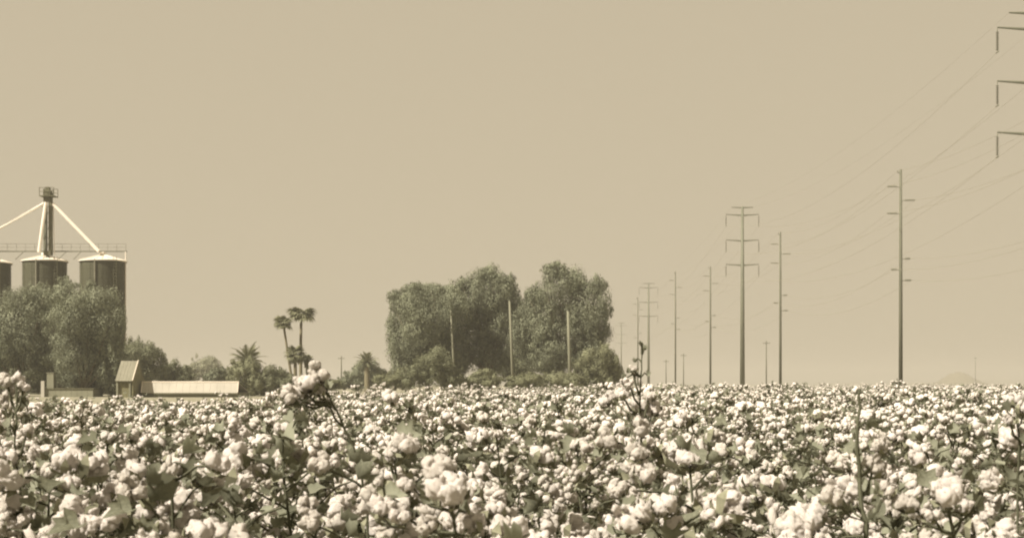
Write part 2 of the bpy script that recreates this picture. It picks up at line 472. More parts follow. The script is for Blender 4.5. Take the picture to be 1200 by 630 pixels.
hero(2.25, 530, [(532, 625), (530, 590), (528, 560)],
     [(513, 548, 20, -.03), (525, 572, 25, -.08), (468, 600, 17), (500, 612, 18), (552, 610, 17), (478, 565, 12)],
     [(545, 600, 46), (505, 590, 48), (490, 580, 40)], 'low near cotton plant carrying two of the largest round bolls one above another')
hero(2.45, 1112, [(1114, 625), (1112, 595), (1110, 580)],
     [(1110, 573, 23, -.06), (1063, 586, 17), (1090, 600, 13), (1160, 562, 16), (1130, 590, 15), (1075, 535, 14)],
     [(1130, 560, 44), (1085, 570, 44), (1145, 600, 46)], 'near cotton plant with one big plump four-lobed boll, right of the dark bare stalk')

# ------------------------------------------------------------------ the rest of the field: one mass
def joined_plant(i, sp, stalk, fol, boll_src):
    bm = bmesh.new()
    def put(me, mx, mi):
        n0 = len(bm.verts); f0 = len(bm.faces)
        bm.from_mesh(me); bm.verts.ensure_lookup_table(); bm.faces.ensure_lookup_table()
        for v in bm.verts[n0:]: v.co = mx @ v.co
        for f in bm.faces[f0:]: f.material_index = f.material_index if mi is None else mi
    put(stalk, Matrix.Identity(4), None)
    put(fol, Matrix.Identity(4), 2)
    for p, ax, r, k, s in sp['bolls']: put(boll_src[k % len(boll_src)], boll_matrix(p, ax, r, s), 3)
    me = bpy.data.meshes.new('cotton_plant_mass'); bm.to_mesh(me); bm.free()
    for mm in (M['stem'], M['bur'], M['leaf'], M['cotton']): me.materials.append(mm)
    return bpy.data.objects.new('cotton_plant_mass_%02d' % i, me)
src = bpy.data.collections.new('cotton_plant_kinds')
for i in range(NSPEC): src.objects.link(joined_plant(i, SPECS[i], STALKS[i], FOLIAGE[i], BOLL_MID))

pts = [(x, y) for x, y in far_pts]
def scatter(d0, d1, dens):
    area_half = .62
    n = int(dens * (d1*d1 - d0*d0) * area_half)
    d = np.sqrt(rng.uniform(d0*d0, d1*d1, n)); u = rng.uniform(-.62, .62, n)
    for dd, uu in zip(d, u):
        if dd < field_far(CX + uu*F): pts.append((uu*dd, dd))
scatter(11.97, 32, 9.5); scatter(32, 80, 5.5); scatter(80, 260, 2.2)
P = np.array([(x, y, 0) for x, y in pts], dtype=np.float32); N = len(P)
me = bpy.data.meshes.new('cotton_field')
me.vertices.add(N); me.vertices.foreach_set('co', P.ravel())
def attr(name, typ, arr, field='value'):
    a = me.attributes.new(name, typ, 'POINT'); a.data.foreach_set(field, arr)
rot = np.stack([rng.uniform(-.13, .13, N), rng.uniform(-.13, .13, N), rng.uniform(0, 6.28, N)], 1).astype(np.float32)
attr('rot', 'FLOAT_VECTOR', rot.ravel(), 'vector')
odd = np.where(rng.random(N) < .04, rng.uniform(.08, .24, N), 0)*np.where(P[:, 0] < -.2*P[:, 1], .35, 1)
hs = (odd*np.clip(P[:, 1]/14 - .3, 0, 1) + np.clip(rng.normal(.985, .07, N), .82, 1.15) - .10*np.clip((P[:, 1] - 8)/10, 0, 1)*np.clip(-P[:, 0]/np.maximum(P[:, 1], 1)*4 + .35, 0, 1)).astype(np.float32)
attr('size', 'FLOAT', hs)
attr('which', 'INT', np.array([kind_at(x, y) for x, y in pts], dtype=np.int32))
fo = link_mesh('cotton_field', me)
tag(fo, 'dense white cotton crop filling the field out to its far edge', 'crop', None, 'stuff')
ng = bpy.data.node_groups.new('scatter_cotton', 'GeometryNodeTree')
ng.interface.new_socket('Geometry', in_out='INPUT', socket_type='NodeSocketGeometry')
ng.interface.new_socket('Geometry', in_out='OUTPUT', socket_type='NodeSocketGeometry')
gi = ng.nodes.new('NodeGroupInput'); go = ng.nodes.new('NodeGroupOutput')
ci = ng.nodes.new('GeometryNodeCollectionInfo'); ci.inputs['Collection'].default_value = src
ci.inputs['Separate Children'].default_value = True; ci.inputs['Reset Children'].default_value = True
ip = ng.nodes.new('GeometryNodeInstanceOnPoints'); ip.inputs['Pick Instance'].default_value = True
def named(n, t):
    a = ng.nodes.new('GeometryNodeInputNamedAttribute'); a.data_type = t; a.inputs['Name'].default_value = n
    return a.outputs['Attribute']
ng.links.new(gi.outputs[0], ip.inputs['Points']); ng.links.new(ci.outputs[0], ip.inputs['Instance'])
ng.links.new(named('which', 'INT'), ip.inputs['Instance Index'])
ng.links.new(named('rot', 'FLOAT_VECTOR'), ip.inputs['Rotation'])
ng.links.new(named('size', 'FLOAT'), ip.inputs['Scale'])
ng.links.new(ip.outputs[0], go.inputs[0])
fo.modifiers.new('scatter', 'NODES').node_group = ng

# ------------------------------------------------------------------ trees
def leaf_cloud(name, lobes, n, size, material, parent, droop=.5, seed=1, fill=.25):
    """lobes: (centre, radii); many small leaf sprays on and inside the lobes, one mesh"""
    g = np.random.default_rng(seed)
    C = np.array([l[0] for l in lobes]); Rr = np.array([l[1] for l in lobes])
    w = (Rr[:, 0]*Rr[:, 2] + Rr[:, 0]*Rr[:, 1]); w /= w.sum()
    k = g.choice(len(lobes), n, p=w)
    d = g.normal(size=(n, 3)); d /= np.linalg.norm(d, axis=1)[:, None]
    rad = np.where(g.random(n) < fill, g.uniform(.2, .85, n), g.uniform(.82, 1.10, n))
    rad = np.where(g.random(n) < .10, g.uniform(1.08, 1.38, n), rad)
    c = C[k] + d*Rr[k]*rad[:, None]
    keep = c[:, 2] > .05
    c, d, k = c[keep], d[keep], k[keep]; n = len(c)
    nrm = d + g.normal(size=(n, 3))*.20; nrm /= np.linalg.norm(nrm, axis=1)[:, None]
    t = g.normal(size=(n, 3)); t[:, 2] -= droop*3
    t -= nrm*(t*nrm).sum(1)[:, None]; t /= np.linalg.norm(t, axis=1)[:, None]
    b = np.cross(nrm, t)
    L = size*g.uniform(.5, 1.5, n)[:, None]; W = size*g.uniform(.25, .6, n)[:, None]
    bow = nrm*L*.25
    v = np.stack([c - t*L, c + b*W + bow*.4, c + t*L - bow, c - b*W + bow*.4], 1).reshape(-1, 3)
    me = bpy.data.meshes.new(name)
    me.vertices.add(4*n); me.vertices.foreach_set('co', v.astype(np.float32).ravel())
    me.loops.add(4*n); me.loops.foreach_set('vertex_index', np.arange(4*n, dtype=np.int32))
    me.polygons.add(n); me.polygons.foreach_set('loop_start', np.arange(0, 4*n, 4, dtype=np.int32))
    me.update(calc_edges=True); me.validate()
    lt = g.uniform(-.18, .18, len(lobes))
    tone = np.repeat(lt[k] + g.normal(0, .06, n), 4).astype(np.float32)
    a = me.attributes.new('tone', 'FLOAT', 'POINT'); a.data.foreach_set('value', tone)
    me.materials.append(material)
    return link_mesh(name, me, parent)

def make_tree(name, d, base_px, blobs, n, material, label, cat='tree', group=None, size=.17, droop=.5, seed=1, per=18, lobe=(.22, .42), trunk=.32, limbs=True, dep=.9, trunk_mat='bark'):
    base = at(base_px, HY, d); base.z = 0
    t = empty(name, base); rnd = random.Random(seed); k = d/F
    lobes = []; mains = []
    for x, y, rx, ry, *back in blobs:
        c = at(x, y, d) - base; rx *= k; ry *= k; ry_ = rx*dep
        c.y += back[0] if back else rnd.uniform(-.3, .3)*rx
        mains.append((c, rx, ry))
        lobes.append((tuple(c), (rx*.72, ry_*.72, ry*.72)))
        for j in range(per):
            u = Vector((rnd.gauss(0, 1), rnd.gauss(0, 1), rnd.gauss(0, 1))).normalized()
            f = rnd.uniform(*lobe)
            q = rnd.uniform(.66, .86)
            lobes.append(((c.x + u.x*rx*q, c.y + u.y*ry_*q, max(.3, c.z + u.z*ry*q)), (rx*f*rnd.uniform(.8, 1.2), ry_*f, ry*f*rnd.uniform(.85, 1.3))))
    for c, rx, ry in mains:                         # ragged sprays that break the outline
        for j in range(12):
            u = Vector((rnd.gauss(0, 1), rnd.gauss(0, 1), rnd.gauss(.15, 1))).normalized(); q = rnd.uniform(.95, 1.16); f = rnd.uniform(.07, .16)
            lobes.append(((c.x + u.x*rx*q, c.y + u.y*rx*dep*q, max(.3, c.z + u.z*ry*q)), (rx*f, rx*f, ry*f*rnd.uniform(1, 2))))
    leaf_cloud('crown', lobes, int(n*2.6), size*.66, material, t, droop, seed)
    m = MB(); top = mains[0][0]
    hub = Vector((top.x*.3, 0, max(.6, min(q[0].z - q[2]*.6 for q in mains))))
    if limbs:
        m.tube([Vector((0, 0, -.1)), hub*.5 + Vector((.08, 0, 0)), hub], [trunk*1.15, trunk*.9, trunk*.75], 9)
        for c, rx, ry in mains:
            for s in range(3):
                e = c + Vector((rnd.uniform(-.6, .6)*rx, rnd.uniform(-.6, .6)*rx, rnd.uniform(-.1, .75)*ry))
                mid = hub.lerp(e, .5) + Vector((0, 0, .25*ry*rnd.random()))
                m.tube([hub, mid, e], [trunk*.55, trunk*.3, trunk*.08], 6)
    else:
        for s in range(4):
            e = top + Vector((rnd.uniform(-.6, .6)*mains[0][1], rnd.uniform(-.4, .4)*mains[0][1], .3*mains[0][2]))
            m.tube([Vector((rnd.uniform(-.1, .1), 0, -.05)), e*.5, e], [.07, .05, .02], 5)
    m.build('trunk', M[trunk_mat], t, smooth=True)
    return tag(t, label, cat, group)

TG = 'broad trees of the farm grove'
make_tree('shade_tree', 138, 30, [(26, 385, 40, 44), (42, 358, 26, 26), (5, 392, 38, 46), (32, 422, 42, 32, 1.5), (20, 445, 30, 16, 2.0), (-22, 400, 34, 48)], 30000, M['crown'],
          'broad drooping tree at the left edge hiding the feet of the silos', 'tree', TG, .17, .7, 11)
make_tree('shade_tree', 134, 100, [(96, 372, 40, 38), (76, 350, 25, 22), (124, 385, 26, 44), (92, 412, 44, 38, 1.2), (130, 428, 20, 36), (108, 440, 34, 18, 2.2), (122, 448, 22, 16, 1.5), (70, 428, 22, 22, 2.5), (86, 446, 24, 13, 2.5)], 30000, M['crown'],
          'large round tree beside the hut, in front of the right-hand silo', 'tree', TG, .17, .7, 12)
make_tree('shade_tree', 160, 170, [(166, 418, 26, 24), (178, 425, 20, 20), (160, 435, 24, 20)], 11000, M['crown_dark'],
          'low dark rounded tree rising behind the small hut roof', 'tree', TG, .18, .3, 13)
make_tree('shade_tree', 165, 206, [(204, 437, 16, 15), (214, 442, 14, 12), (196, 440, 12, 14)], 6000, M['crown_dark'],
          'small dark tree behind the long pale shed roof, near the hut', 'tree', TG, .18, .3, 14)
make_tree('shade_tree', 330, 240, [(238, 431, 17, 15), (226, 438, 12, 10), (250, 436, 12, 12)], 5000, M['crown_hazed'],
          'pale hazy tree far behind the long shed roof', 'tree', TG, .34, .3, 15)
make_tree('shade_tree', 170, 258, [(258, 441, 13, 10), (248, 445, 12, 8)], 3500, M['crown'],
          'low round tree over the shed roof next to the date palm', 'tree', TG, .2, .3, 16)
make_tree('shade_tree', 150, 500, [(502, 378, 44, 40), (480, 396, 25, 44), (522, 370, 30, 32), (505, 412, 44, 38, 1.5), (470, 425, 16, 24), (525, 415, 24, 30), (468, 352, 14, 14), (497, 342, 22, 11), (460, 385, 9, 20), (538, 372, 20, 30, 1.0), (520, 348, 20, 14), (485, 356, 24, 20)], 34000, M['crown'],
          'widest round tree forming the left shoulder of the middle grove', 'tree', TG, .18, .55, 21)
make_tree('shade_tree', 153, 572, [(572, 346, 32, 30), (588, 340, 18, 18), (556, 348, 22, 24), (602, 358, 12, 20), (603, 372, 9, 16), (574, 322, 12, 9), (598, 331, 9, 10), (545, 335, 12, 10), (580, 418, 24, 18), (545, 425, 24, 18), (575, 378, 30, 34, 1.0), (560, 400, 26, 32), (590, 370, 15, 32)], 24000, M['crown'],
          'middle tree of the grove, beside the gap showing sky', 'tree', TG, .18, .55, 22)
make_tree('shade_tree', 150, 660, [(655, 346, 32, 35), (688, 360, 25, 34), (640, 372, 28, 36), (620, 395, 22, 34, 1.5), (672, 388, 38, 32, 1.5), (700, 380, 14, 28), (632, 395, 24, 28), (622, 370, 16, 30), (628, 352, 14, 18), (612, 388, 12, 26), (650, 318, 16, 10), (700, 338, 12, 14), (678, 330, 12, 12), (711, 365, 7, 12), (650, 418, 34, 20), (690, 412, 20, 22)], 34000, M['crown'],
          'tallest tree forming the right end of the middle grove', 'tree', TG, .18, .6, 23)
make_tree('shade_tree', 166, 610, [(612, 398, 22, 42), (640, 420, 40, 22), (590, 428, 26, 16)], 12000, M['crown_dark'],
          'dark tree standing behind the gap in the middle grove', 'tree', TG, .2, .4, 24)

SG = 'shrubs along the foot of the grove'
make_tree('shrub', 140, 704, [(704, 428, 22, 24), (716, 438, 14, 18), (688, 436, 16, 18)], 9000, M['shrub'],
          'tall bushy shrub closing the right end of the middle grove', 'shrub', SG, .16, .3, 31, limbs=False)
make_tree('shrub', 138, 660, [(656, 445, 20, 11), (672, 448, 18, 9)], 4500, M['shrub'], 'low shrub at the foot of the rightmost pale pole', 'shrub', SG, .15, .2, 32, limbs=False)
make_tree('shrub', 138, 615, [(622, 446, 20, 10), (606, 448, 14, 9)], 4500, M['shrub'], 'low shrub at the foot of the pale pole by the sky gap', 'shrub', SG, .15, .2, 33, limbs=False)
make_tree('shrub', 138, 572, [(572, 444, 20, 11), (556, 448, 16, 9)], 4500, M['shrub'], 'low rounded shrub below the middle tree of the grove', 'shrub', SG, .15, .2, 34, limbs=False)
make_tree('shrub', 136, 500, [(508, 430, 26, 22), (490, 438, 20, 16), (528, 442, 18, 14)], 9000, M['crown_dark'], 'dark rounded shrub below the widest tree of the grove', 'shrub', SG, .16, .3, 35, limbs=False)
make_tree('shrub', 142, 456, [(458, 446, 18, 10), (474, 444, 14, 12)], 4500, M['shrub'], 'low shrub at the left foot of the middle grove', 'shrub', SG, .15, .2, 36, limbs=False)
make_tree('shrub', 140, 320, [(318, 446, 20, 16), (334, 450, 14, 12)], 6000, M['crown_dark'], 'dark mounded shrub between the date palm and the slim palms', 'shrub', SG, .16, .2, 37, limbs=False)
make_tree('shrub', 140, 288, [(286, 444, 22, 22), (300, 448, 14, 18)], 7000, M['shrub'], 'bushy shrub growing round the foot of the date palm', 'shrub', SG, .16, .3, 38, limbs=False)
make_tree('shrub', 190, 432, [(432, 438, 20, 18), (446, 443, 12, 12), (416, 444, 14, 12), (404, 448, 12, 7)], 8000, M['crown'], 'wide shrub under the small spiky palm left of the grove', 'shrub', SG, .2, .3, 39, limbs=False)
make_tree('shrub', 150, 372, [(365, 450, 18, 8), (385, 451, 16, 7)], 3500, M['shrub'], 'low shrub behind the tall leaning cotton stalk', 'shrub', SG, .16, .2, 40, limbs=False)

# ------------------------------------------------------------------ palms
def frond_mesh(name, L, pinnate, seed):
    """arched rib with leaflets (date palm) or a stalked fan (fan palm), along +x, unit metres"""
    rnd = random.Random(seed); m = MB()
    if pinnate:
        def rib(t): return Vector((L*t*(1 - .12*t), 0, L*(.22*t - .42*t*t)))
        m.tube([rib(i/5) for i in range(6)], [.05, .045, .04, .03, .02, .01], 3, 0, False)
        for i in range(14):
            t = .12 + .86*i/13; p = rib(t); l = L*.28*math.sin(math.pi*min(1, .2 + t*.75))
            for s in (-1, 1):
                e = p + Vector((l*.55, s*l*.75, -l*.28 + rnd.uniform(-.05, .05)))
                m.add([p + Vector((-.07, 0, 0)), p + Vector((.07, 0, 0)), e], [(0, 1, 2)])
    else:
        pet = L*.45
        m.tube([(0, 0, 0), (pet*.5, 0, .05), (pet, 0, 0)], [.035, .03, .03], 3, 0, False)
        c = Vector((pet, 0, 0)); nseg = 11
        for i in range(nseg):
            a = R(-115 + 230*i/(nseg - 1)); l = L*.58*(1 - .25*abs(a)/2.0)*rnd.uniform(.85, 1.1)
            d = Vector((math.cos(a), math.sin(a), 0)); s = Vector((-d.y, d.x, 0))
            m.add([c, c + d*l*.6 + s*l*.13 + Vector((0, 0, -.08*l)), c + d*l + Vector((0, 0, -.5*l)), c + d*l*.6 - s*l*.13 + Vector((0, 0, -.08*l))], [(0, 1, 2, 3)])
    return m.mesh(name, M['palm_leaf'])

def palm(name, d, trunk_px, crown_rpx, nf, pinnate, label, wpx=2.2, seed=1, up=(-.5, 1.1), skirt=0, trunk_key='palm_trunk', group='palms about the farmyard'):
    rnd = random.Random(seed); k = d/F
    base = at(trunk_px[0][0], HY, d); base.z = 0
    t = empty(name, base)
    pts = [Vector((0, 0, -.1))] + [at(x, y, d) - base for x, y in trunk_px]
    m = MB(); n = len(pts); m.tube(pts, [wpx*k*(1.25 - .4*i/(n-1))/1.0 for i in range(n)], 8)
    m.build('trunk', M[trunk_key], t, smooth=True)
    top = pts[-1]; meshes = [frond_mesh('frond', crown_rpx*k, pinnate, seed*10 + i) for i in range(4)]
    for i in range(nf):
        az = i*2.39996 + rnd.uniform(-.25, .25); el = up[0] + (up[1] - up[0])*((i + .5)/nf)
        s = rnd.uniform(.82, 1.12)
        link_mesh('frond', meshes[i % 4], t, top, Euler((rnd.uniform(-.3, .3), -el, az)), (s, s, s))
    if skirt:
        m = MB()
        for i in range(26):
            a = rnd.uniform(0, 6.28); z = -rnd.uniform(.0, skirt*.7); l = skirt*rnd.uniform(.4, .7)
            e = Vector((math.cos(a), math.sin(a), 0)); s = Vector((-e.y, e.x, 0)); p = top + Vector((0, 0, z)) + e*wpx*k
            m.add([p - s*.08, p + s*.08, p + e*.45*l + s*.16 + Vector((0, 0, -l)), p + e*.45*l - s*.16 + Vector((0, 0, -l))], [(0, 1, 2, 3)])
        m.build('dry_skirt', M['palm_dry'], t)
    return tag(t, label, 'palm tree', group)

palm('fan_palm', 150, [(344, 455), (341, 438), (337, 412), (333, 385), (331.5, 379)], 13, 24, False, 'slender fan palm with a curved trunk and the smaller high crown', 1.35, 3, skirt=.5)
palm('fan_palm', 152, [(352.5, 455), (352.5, 430), (352.5, 400), (353, 369)], 18, 30, False, 'tallest straight fan palm with a wide flat crown', 1.75, 4, up=(-.35, .7), skirt=.5)
palm('fan_palm', 146, [(346, 455), (346, 430), (346, 414)], 14, 30, False, 'short fan palm with a round crown between the two tall ones', 2.0, 5, up=(-1.0, 1.2), skirt=.9)
palm('fan_palm', 148, [(360, 455), (360, 432), (360, 421)], 9, 20, False, 'smallest fan palm, beside the tallest straight one', 1.8, 6, up=(-.6, 1.2), skirt=.7, trunk_key='pale_wood')
palm('date_palm', 142, [(290, 458), (290, 440), (290, 424)], 27, 40, True, 'stout feathery date palm with spiky crown behind the end of the shed', 4.0, 7, up=(-.5, 1.35))
palm('date_palm', 188, [(430, 455), (430, 432), (430, 424)], 17, 30, True, 'small feathery palm with spiky top left of the grove', 3.0, 8, up=(-.5, 1.35))

# ------------------------------------------------------------------ grain bins, elevator, catwalk
DB = 168.0; K = DB/F
def zb(py): return CAM_Z + (HY - py)*K
def grain_bin(cx, eave_y, apex_y, w, label):
    c = at(cx, HY, DB); c.z = 0; t = empty('grain_bin', c); r = w*K/2; he = zb(eave_y); ha = zb(apex_y)
    n = 15; h = he/n
    ring = MB(); prof = []
    for i in range(13):
        z = h*i/12; prof.append((r + 0.008*math.sin(2*math.pi*i*3/12 + .4) + (.008 if i in (0, 12) else 0), z))
    ring.lathe(prof, 48); rm = ring.mesh('wall_ring', M['bin_wall'], True)
    for i in range(n): link_mesh('wall_ring', rm, t, (0, 0, i*h), Euler((0, 0, i*.37)))
    m = MB(); m.lathe([(r + .22, he - .12), (r + .22, he + .02), (r*.5, he + (ha - he)*.55), (.42, ha), (.42, ha + .35), (0.001, ha + .45)], 48)
    roof = m.build('roof', M['bin_roof'], t)
    m = MB()
    for i in range(24):
        a = 2*math.pi*i/24
        m.tube([(math.cos(a)*(r + .2), math.sin(a)*(r + .2), he + .05), (math.cos(a)*.45, math.sin(a)*.45, ha + .04)], .035, 4)
    m.build('roof_rib', M['bin_roof'], roof)
    m = MB()                                       # pale downpipe and ladder rails on the near side
    m.tube([(-.03*r, -r - .16, .3), (-.03*r, -r - .16, he + .05)], .09, 8)
    m.build('downpipe', M['hut_roof'], t)
    m = MB()
    for s in (0, .42): m.tube([(r*.72 + s, -r*.72 - .15, .2), (r*.72 + s, -r*.72 - .15, he + .4)], .03, 4)
    z = .5
    while z < he: m.tube([(r*.72, -r*.72 - .15, z), (r*.72 + .42, -r*.72 - .15, z)], .02, 4, 0, False); z += .4
    m.build('ladder', M['dark_steel'], t)
    m = MB()
    for i in range(12):
        a = 2*math.pi*(i + .5)/12
        x, y = math.cos(a)*(r + .06), math.sin(a)*(r + .06); m.tube([(x, y, .1), (x, y, he - .1)], .014, 4)
    m.build('stiffener', M['bin_wall'], t)
    return tag(t, label, 'silo', 'grain bins of the farmyard')
grain_bin(-14, 308, 301, 50, 'grain silo cut by the left edge of the picture')
grain_bin(52.5, 306, 299.5, 49, 'dark grain silo directly below the elevator tower')
grain_bin(120.5, 306, 299, 51, 'dark grain silo right of the elevator tower, with a pale downpipe')

def pt(px, py, off=0.0): return at(px, py, DB) + Vector((0, off, 0)) * 1.0
ec = at(60, HY, DB); ec.z = 0; ec.y = DB - 1.0
ele = empty('grain_elevator', ec)
def el(px, py, dy=0.0):
    p = at(px, py, DB); p.y += dy - 1.0; return p - ec
KX = K
tz = zb(222)
m = MB(); m.box((.10, -.28, zb(299.5) + .3), (.48, .28, tz - .6)); m.build('leg_casing', M['dark_steel'], ele)
m = MB(); m.box((-.55, -.28, zb(299.5) + .3), (-.22, .28, tz - 1.2)); m.build('leg_casing', M['steel'], ele)
m = MB(); m.box((-.52, -.4, tz - 1.7), (.36, .4, tz - .25)); m.box((-.32, -.28, tz - .25), (.18, .28, tz + .15)); m.build('head_housing', M['dark_steel'], ele)
m = MB(); m.box((-.95, -.75, zb(232)), (1.0, .75, zb(232) + .1)); pf = m.build('service_platform', M['dark_steel'], ele)
for x in (-.92, -.3, .35, .97):
    m = MB()
    for y in (-.72, .72): m.tube([(x, y, zb(232) + .1), (x, y, zb(232) + 1.15)], .04, 4)
    m.build('rail_post', M['dark_steel'], pf)
m = MB()
for y in (-.72, .72):
    for z in (.6, 1.12): m.tube([(-.95, y, zb(232) + z), (1.0, y, zb(232) + z)], .035, 4)
m.build('handrail', M['dark_steel'], pf)
m = MB()
for (a, b) in ((299.5, 280), (280, 262), (262, 244)):
    z0, z1 = zb(a), zb(b)
    m.tube([(-.5, -.35, z0), (.45, -.35, z1)], .035, 4); m.tube([(-.6, -.35, z1), (.5, -.35, z1)], .045, 4)
m.build('brace', M['steel'], ele)
m = MB(); m.tube([el(59, 239, -.6), el(55.5, 268, -.8), el(52, 297, -.9)], .22, 8); m.build('spout', M['pale_pipe'], ele)
m = MB(); m.tube([el(65, 240), el(118.5, 295)], .22, 8); m.build('spout', M['pale_pipe'], ele)
m = MB(); m.tube([el(56, 239), el(-12, 277), el(-14, 300)], .2, 8); m.build('spout', M['pale_pipe'], ele)
m = MB(); m.tube([el(65, 240, .2), el(66.5, 299, .2)], .05, 5); m.build('safety_ladder', M['pale_pipe'], ele)
m = MB(); m.box((-.5, -.45, zb(300)), (.42, .45, zb(300) + .55)); m.tube([(-.1, 0, 0), (-.1, 0, zb(299))], .2, 8); m.build('boot', M['dark_steel'], ele)
tag(ele, 'grain elevator tower with platform and long pale spouts above the silos', 'grain elevator')

cw0 = at(-45, HY, DB); cw0.z = 0; cw0.y = DB + 0.35
cw = empty('catwalk', cw0)
zc = zb(294.5); Lc = (147.5 + 45)*K
m = MB(); m.box((0, -.3, zc), (Lc, .3, zc + .09)); m.build('deck', M['steel'], cw)
m = MB(); m.tube([(0, -.3, zc + 1.0), (Lc, -.3, zc + 1.0)], .022, 4); m.tube([(0, -.3, zc + .55), (Lc, -.3, zc + .55)], .018, 4); m.build('handrail', M['steel'], cw)
for i in range(19):
    x = Lc*i/18*.999 + .01; m = MB(); m.tube([(x, -.3, zc), (x, -.3, zc + 1.0)], .022, 4); m.build('rail_post', M['steel'], cw)
for px in (28, 77.5, 95, 146.8):
    x = (px + 45)*K; m = MB(); m.tube([(x, -3.15 if px < 140 else -.2, zb(306) if px < 140 else 0), (x, -.3, zc)] if px < 140 else [(x, -.25, 0), (x, -.25, zc)], .05 if px < 140 else .07, 5)
    m.build('support_post', M['steel'] if px < 140 else M['pale_pipe'], cw)
tag(cw, 'thin railed catwalk running level across the tops of the silos', 'catwalk')

# ------------------------------------------------------------------ farm buildings
def slab(m, a, b, c, d, th=.08):
    n = (Vector(b) - Vector(a)).cross(Vector(d) - Vector(a)).normalized()*th
    vs = [Vector(p) for p in (a, b, c, d)]; vs += [p - n for p in vs]
    m.add(vs, [(0, 1, 2, 3), (7, 6, 5, 4), (0, 4, 5, 1), (1, 5, 6, 2), (2, 6, 7, 3), (3, 7, 4, 0)])

DS = 128.0; ks = DS/F
b0 = at(165.5, HY, DS); b0.z = 0
sh = empty('long_shed', b0); W = (278 - 165.5)*ks; ze = CAM_Z + (HY - 460)*ks; zt = CAM_Z + (HY - 447.5)*ks; 
ze = max(ze, .4)
m = MB(); m.box((.1, .25, 0), (W - .1, 5.6, ze + .02)); m.build('wall', M['shed_wall'], sh)
npan = 14
for i in range(npan):
    x0 = W*i/npan + .006; x1 = W*(i + 1)/npan - .006
    m = MB(); slab(m, (x0, 0, ze), (x1, 0, ze), (x1, .45, zt), (x0, .45, zt), .04); m.build('roof_panel', M['shed_roof'], sh)
m = MB(); slab(m, (0, .5, zt), (W, .5, zt), (W, 6, ze), (0, 6, ze), .04); m.build('rear_roof', M['shed_roof'], sh)
m = MB(); m.tube([(-.05, .47, zt + .02), (W + .05, .47, zt + .02)], .07, 6); m.build('ridge_cap', M['shed_trim'], sh)
m = MB(); m.box((-.02, -.07, ze - .14), (W + .02, -.01, ze - .03)); m.build('eave_shadow_strip', M['dark_steel'], sh)  # dark strip added below the eave to stand in for its shadow line
for x in (-.02, W + .02):
    m = MB(); m.tube([(x, .02, ze + .03), (x, .47, zt + .03)], .06, 5); m.build('verge_trim', M['shed_trim'], sh)
tag(sh, 'long low shed with a pale roof standing beyond the cotton', 'shed')

h0 = at(135, HY, 126); h0.z = 0; kh = 126/F
hut = empty('hut', h0)
def hp(px, py, y): return Vector(((px - 135)*kh, y, CAM_Z + (HY - py)*kh))
wx = (155.5 - 135)*kh; gx = (165 - 135)*kh
ze1 = hp(0, 446, 0).z; zr = hp(0, 422, 0).z
# gable end faces the camera's right; roof slope faces the left
for i in range(5):
    f0, f1 = i/5, (i + 1)/5
    a = Vector((-.05, .1, ze1)).lerp(Vector((wx - .05, .1, ze1)), f0 + .004); b = Vector((-.05, .1, ze1)).lerp(Vector((wx - .05, .1, ze1)), f1 - .004)
    c = Vector((-.05, 2.1, zr)).lerp(Vector((wx - .05, 2.1, zr)), f1 - .004); dd = Vector((-.05, 2.1, zr)).lerp(Vector((wx - .05, 2.1, zr)), f0 + .004)
    m = MB(); slab(m, a, b, c, dd, .06); m.build('roof_panel', M['hut_roof'], hut)
m = MB(); slab(m, (-.05, 2.12, zr), (wx - .05, 2.12, zr), (wx - .05, 4.4, ze1), (-.05, 4.4, ze1), .06); m.build('rear_roof', M['hut_roof'], hut)
m = MB()
m.add([(x, y, z) for x in (wx - .08, wx - .18) for y, z in ((.35, 0), (2.1, 0), (4.2, 0), (4.2, ze1 + .02), (2.1, zr - .12), (.35, ze1 + .16))],
      [(0, 1, 4, 5), (1, 2, 3, 4), (6, 11, 10, 7), (7, 10, 9, 8), (0, 5, 11, 6), (2, 8, 9, 3), (5, 4, 10, 11), (4, 3, 9, 10)])
m.build('gable_wall', M['hut_wall'], hut)
m = MB(); m.box((.05, 4.0, 0), (wx - .2, 4.1, ze1)); m.build('rear_wall', M['hut_wall'], hut)
m = MB(); m.tube([(wx - .06, .12, ze1 + .04), (wx - .06, 2.1, zr + .05)], .06, 5); m.build('verge_trim', M['shed_trim'], hut)
m = MB(); m.box((.1, .5, 0), (wx - .2, .62, ze1 + .1)); m.build('front_wall', M['hut_wall'], hut)
for x in (.02, wx - .45):
    m = MB(); m.box((x, .25, 0), (x + .16, .4, ze1 + .1)); m.build('post', M['pale_wood'], hut)
tag(hut, 'small hut with a steep grey roof under the trees', 'hut')

l0 = at(52, HY, 132); l0.z = 0; kl = 132/F
lo = empty('low_shed', l0)
Wl = (109 - 52)*kl; zl = CAM_Z + (HY - 455.5)*kl
for i in range(9):
    m = MB(); m.box((Wl*i/9 + .008, 0, 0), (Wl*(i + 1)/9 - .008, .12, zl)); m.build('wall_panel', M['shed_wall'], lo)
m = MB(); m.box((.0, .13, 0), (Wl, 3.2, zl - .03)); m.build('body', M['shed_wall'], lo)
m = MB(); m.box((-.1, -.1, zl + .002), (Wl + .1, 3.3, zl + .09)); m.build('roof', M['dark_steel'], lo)
m = MB(); m.box((-.26, -.28, 0), (.08, -.12, CAM_Z + (HY - 446)*kl)); m.build('corner_post', M['shed_roof'], lo)
m = MB(); m.box((.1, .4, zl + .092), (.8, 1.1, CAM_Z + (HY - 437)*kl)); m.box((.05, .35, CAM_Z + (HY - 437)*kl), (.85, 1.15, CAM_Z + (HY - 436.2)*kl)); m.build('roof_cooler', M['shed_wall'], lo)
tag(lo, 'low grey shed half hidden beneath the trees, with white corner post', 'shed')

